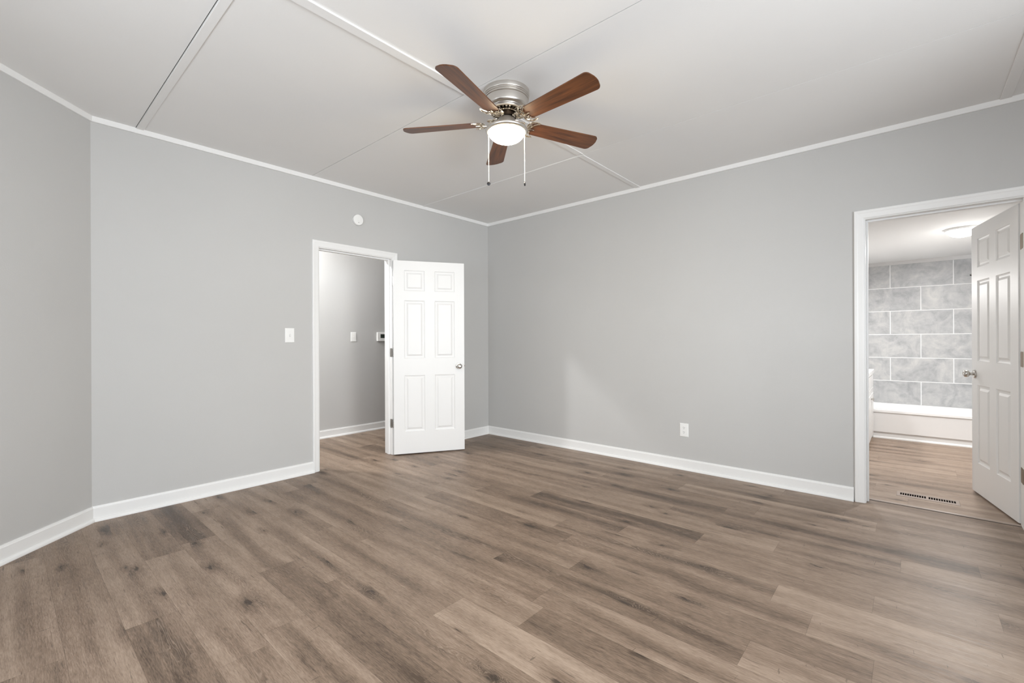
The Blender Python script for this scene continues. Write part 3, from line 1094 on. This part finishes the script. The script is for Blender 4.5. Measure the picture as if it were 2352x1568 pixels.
# smoke alarm on the wall above the hallway door
bm = bmesh.new()
RX = Matrix.Rotation(math.pi / 2, 4, 'X')
lathe(bm, [(0, 0), (0.048, 0), (0.048, 0.006), (0.0445, 0.008), (0.0445, 0.012), (0.051, 0.013), (0.052, 0.018), (0.052, 0.030), (0.049, 0.034), (0.044, 0.035), (0, 0.035)], 48, RX)
sm = tag(obj('smoke_alarm', bm, M_PLASTIC, smooth=True, loc=(-1.836, 0, 2.376)), 'round white smoke alarm on the wall above the hallway doorway', 'smoke alarm')
bm = bmesh.new()
lathe(bm, [(0, 0.0345), (0.013, 0.0345), (0.013, 0.0360), (0.0115, 0.0365), (0.0105, 0.0358), (0, 0.0358)], 32, RX)
obj('test_button', bm, M_PLASTIC, sm, True)
bm = bmesh.new()
lathe(bm, [(0, 0.0345), (0.004, 0.0345), (0.004, 0.0358), (0, 0.0358)], 16, Matrix.Translation((0.002, 0, -0.026)) @ RX)
obj('indicator_light', bm, M_HINGE, sm)

# outlet on the right wall
bm = bmesh.new()
plate(bm, 0.080, 0.123)
ou = tag(obj('power_outlet', bm, M_PLASTIC, loc=(0, -2.5135, 0.3625), rotz=-math.pi / 2), 'white duplex power outlet low on the right wall', 'power outlet')
for z in (0.0205, -0.0205):
    bm = bmesh.new()
    pts = [(0.0165 * math.cos(R(a)), max(-0.0125, min(0.0125, 0.0165 * math.sin(R(a))))) for a in range(0, 360, 12)]
    extrude_outline(bm, pts, 0.0055, 0.0075, Matrix.Translation((0, 0, z)) @ RX)
    so = obj('socket', bm, M_PLASTIC, ou)
    for x, h in ((-0.0062, 0.0085), (0.0062, 0.0070)):
        bm = bmesh.new()
        box(bm, (x - 0.0011, -0.0079, z + 0.0010), (x + 0.0011, -0.0070, z + 0.0010 + h))
        obj('slot', bm, M_SLOT, so)
    bm = bmesh.new()
    lathe(bm, [(0, 0.0070), (0.0026, 0.0070), (0.0026, 0.0079), (0, 0.0079)], 12, Matrix.Translation((0, 0, z - 0.0070)) @ RX)
    obj('ground_hole', bm, M_SLOT, so)

# ------------------------------------------------------------------ floor register in the bathroom doorway
RXm, RYm = 0.420, -4.168
reg = empty('floor_register', (RXm, RYm, 0), 'tan metal floor vent with two rows of slots inside the bathroom doorway', 'floor vent')
bm = bmesh.new()
x0, x1, y0, y1 = -0.068, 0.068, -0.176, 0.176
zt = 0.0045
ys = [y0 + 0.028]
slot, bar = 0.0098, 0.0038
slots = []
for half in (0, 1):
    c = 0.0075 if half else -0.0075 - 11 * slot - 10 * bar
    for i in range(11):
        a = c + i * (slot + bar)
        slots.append((a, a + slot))
sxa, sxb = -0.031, 0.031
loops = []
for ins, z in ((0, 0), (0.003, 0.003), (0.010, zt)):
    loops.append([bm.verts.new(p) for p in ((x0 + ins, y0 + ins, z), (x1 - ins, y0 + ins, z), (x1 - ins, y1 - ins, z), (x0 + ins, y1 - ins, z))])
for a, b in zip(loops, loops[1:]):
    for m in range(4):
        bm.faces.new((a[m], a[(m + 1) % 4], b[(m + 1) % 4], b[m]))
def q4(xa, xb, ya, yb):
    bm.faces.new([bm.verts.new(p) for p in ((xa, ya, zt), (xb, ya, zt), (xb, yb, zt), (xa, yb, zt))])
q4(x0 + 0.010, sxa, y0 + 0.010, y1 - 0.010)
q4(sxb, x1 - 0.010, y0 + 0.010, y1 - 0.010)
prev = y0 + 0.010
for a, b in slots + [(y1 - 0.010, None)]:
    q4(sxa, sxb, prev, a)
    prev = b
for a, b in slots:
    for pa, pb in (((sxa, a), (sxb, a)), ((sxa, b), (sxb, b)), ((sxa, a), (sxa, b)), ((sxb, a), (sxb, b))):
        bm.faces.new([bm.verts.new(p) for p in ((*pa, zt), (*pb, zt), (*pb, 0.001), (*pa, 0.001))])
obj('grille', bm, M_REGISTER, reg)
bm = bmesh.new()
box(bm, (sxa - 0.002, slots[0][0] - 0.002, 0.0004), (sxb + 0.002, slots[-1][1] + 0.002, 0.0012))
obj('duct_opening', bm, M_DARK, reg)

# ------------------------------------------------------------------ bathtub
def build_tub():
    tx0, tx1, ty0, ty1, zr = 2.85, BX - 0.001, BYR + 0.001, BYL - 0.001, 0.345
    def rrect(xa, xb, ya, yb, r, n=6):
        pts = []
        for cx, cy, a in ((xb - r, yb - r, 0), (xa + r, yb - r, 90), (xa + r, ya + r, 180), (xb - r, ya + r, 270)):
            pts += [(cx + r * math.cos(R(a + 90 * i / n)), cy + r * math.sin(R(a + 90 * i / n))) for i in range(n + 1)]
        return pts
    bm = bmesh.new()
    L = []
    def loop(pts, z):
        L.append([bm.verts.new((x, y, z)) for x, y in pts])
    loop(rrect(tx0 + 0.006, tx1, ty0, ty1, 0.004), 0.078)
    loop(rrect(tx0 + 0.004, tx1, ty0, ty1, 0.004), zr - 0.045)
    loop(rrect(tx0 + 0.002, tx1, ty0, ty1, 0.004), zr - 0.036)
    loop(rrect(tx0 - 0.006, tx1, ty0, ty1, 0.004), zr - 0.030)
    loop(rrect(tx0 - 0.006, tx1, ty0, ty1, 0.006), zr - 0.006)
    loop(rrect(tx0 + 0.002, tx1, ty0, ty1, 0.008), zr)
    loop(rrect(tx0 + 0.075, tx1 - 0.050, ty0 + 0.09, ty1 - 0.09, 0.14), zr + 0.002)
    loop(rrect(tx0 + 0.088, tx1 - 0.063, ty0 + 0.103, ty1 - 0.103, 0.13), zr - 0.008)
    loop(rrect(tx0 + 0.125, tx1 - 0.10, ty0 + 0.15, ty1 - 0.24, 0.12), 0.13)
    loop(rrect(tx0 + 0.16, tx1 - 0.13, ty0 + 0.19, ty1 - 0.28, 0.10), 0.085)
    for a, b in zip(L, L[1:]):
        n = len(a)
        for i in range(n):
            bm.faces.new((a[i], a[(i + 1) % n], b[(i + 1) % n], b[i]))
    bm.faces.new(L[-1])
    bm.faces.new(L[0][::-1])
    o = tag(obj('bathtub', bm, M_ACRYLIC, smooth=True), 'white alcove bathtub under the grey tiled wall', 'bathtub')
    bm = bmesh.new()
    box(bm, (tx0 + 0.018, ty0, 0), (tx0 + 0.032, ty1, 0.079))
    obj('kick_board', bm, M_TRIM, o)
    return o


build_tub()
bm = bmesh.new()
sweep(bm, [(2.868, BYR + 0.001), (2.868, BYL - 0.53)][::1], [(0, 0), (0, 0.022), (0.008, 0.020), (0.014, 0.014), (0.017, 0.006), (0.017, 0)], PLAN)
tag(obj('trim_6', bm, M_TRIM), 'white quarter round strip along the foot of the bathtub', 'trim', kind='structure')

# tub drain fittings are hidden; shower head shows past the door edge
sh = empty('shower_head', (3.25, BYR, 1.95), 'small chrome shower head on the tiled wall beside the door edge', 'shower head')
bm = bmesh.new()
tube(bm, smooth_path([(0, 0.0, 0.050), (0, 0.030, 0.054), (0, 0.070, 0.044), (0, 0.096, 0.016)], 6), 0.010, 12)
obj('shower_arm', bm, M_CHROME, sh, True)
bm = bmesh.new()
lathe(bm, [(0, 0), (0.030, 0), (0.028, 0.006), (0.012, 0.010), (0, 0.010)], 24, Matrix.Translation((0, 0, 0.050)) @ Matrix.Rotation(-math.pi / 2, 4, 'X'))
obj('flange', bm, M_CHROME, sh, True)
bm = bmesh.new()
mt = Matrix.Translation((0, 0.100, 0.008)) @ Matrix.Rotation(R(200), 4, 'X')
lathe(bm, [(0, -0.02), (0.012, -0.02), (0.014, 0.0), (0.026, 0.018), (0.034, 0.034), (0.036, 0.042)], 28, mt)
hd = obj('spray_head', bm, M_CHROME, sh, True)
bm = bmesh.new()
lathe(bm, [(0.036, 0.042), (0.035, 0.050), (0.031, 0.052), (0, 0.052), (0, 0.042), (0.036, 0.042)], 28, mt)
obj('nozzle_face', bm, M_SLOT, hd, True)

# ------------------------------------------------------------------ vanity
VX0, VX1, VY, VYB = 1.93, 2.83, -3.718, BYL
van = empty('vanity_cabinet', ((VX0 + VX1) / 2, (VY + VYB) / 2, 0), 'white bathroom vanity cabinet beside the bathtub', 'cabinet')
vo_ = van.location
def vbox(name, lo, hi, mat, parent=van, bev=0.002):
    bm = bmesh.new()
    box(bm, Vector(lo) - vo_, Vector(hi) - vo_, bev, 2)
    return obj(name, bm, mat, parent)
vbox('body', (VX0, VY, 0.0), (VX1, VYB - 0.001, 0.785), M_TRIM)
vbox('countertop', (VX0 - 0.004, VY - 0.028, 0.785), (VX1 + 0.004, VYB - 0.001, 0.830), M_ACRYLIC, bev=0.006)
vbox('backsplash', (VX0 - 0.004, VYB - 0.022, 0.830), (VX1 + 0.004, VYB - 0.001, 0.92), M_ACRYLIC)
vbox('drawer_front', (VX0 + 0.02, VY - 0.019, 0.630), (VX1 - 0.02, VY, 0.765), M_TRIM)
xm = (VX0 + VX1) / 2
for a, b, kx in ((VX0 + 0.02, xm - 0.002, xm - 0.03), (xm + 0.002, VX1 - 0.02, xm + 0.03)):
    d = vbox('cabinet_door', (a, VY - 0.019, 0.06), (b, VY, 0.620), M_TRIM)
    vbox('raised_panel', (a + 0.06, VY - 0.023, 0.12), (b - 0.06, VY - 0.018, 0.56), M_TRIM, d)
    bm = bmesh.new()
    mt = Matrix.Translation(Vector((kx, VY - 0.019, 0.512)) - vo_) @ RX
    lathe(bm, [(0, 0), (0.006, 0), (0.005, 0.010), (0.012, 0.018), (0.015, 0.024), (0.012, 0.028), (0, 0.029)], 20, mt)
    obj('knob', bm, M_CHROME, d, True)

# ------------------------------------------------------------------ bathroom ceiling light
bl = empty('flush_ceiling_light', (1.73, -4.44, BH), 'lit flush dome light on the bathroom ceiling', 'ceiling light')
lathe_obj('base', [(0, 0), (0.125, 0), (0.128, -0.006), (0.120, -0.018), (0.105, -0.022), (0, -0.022)], M_PLASTIC, bl)
lathe_obj('dome', [(0.104, -0.020)] + [(0.104 * math.cos(i / 10 * math.pi / 2), -0.022 - 0.058 * math.sin(i / 10 * math.pi / 2)) for i in range(10)] + [(0, -0.080)],
          M_BATHGLOW, bl)
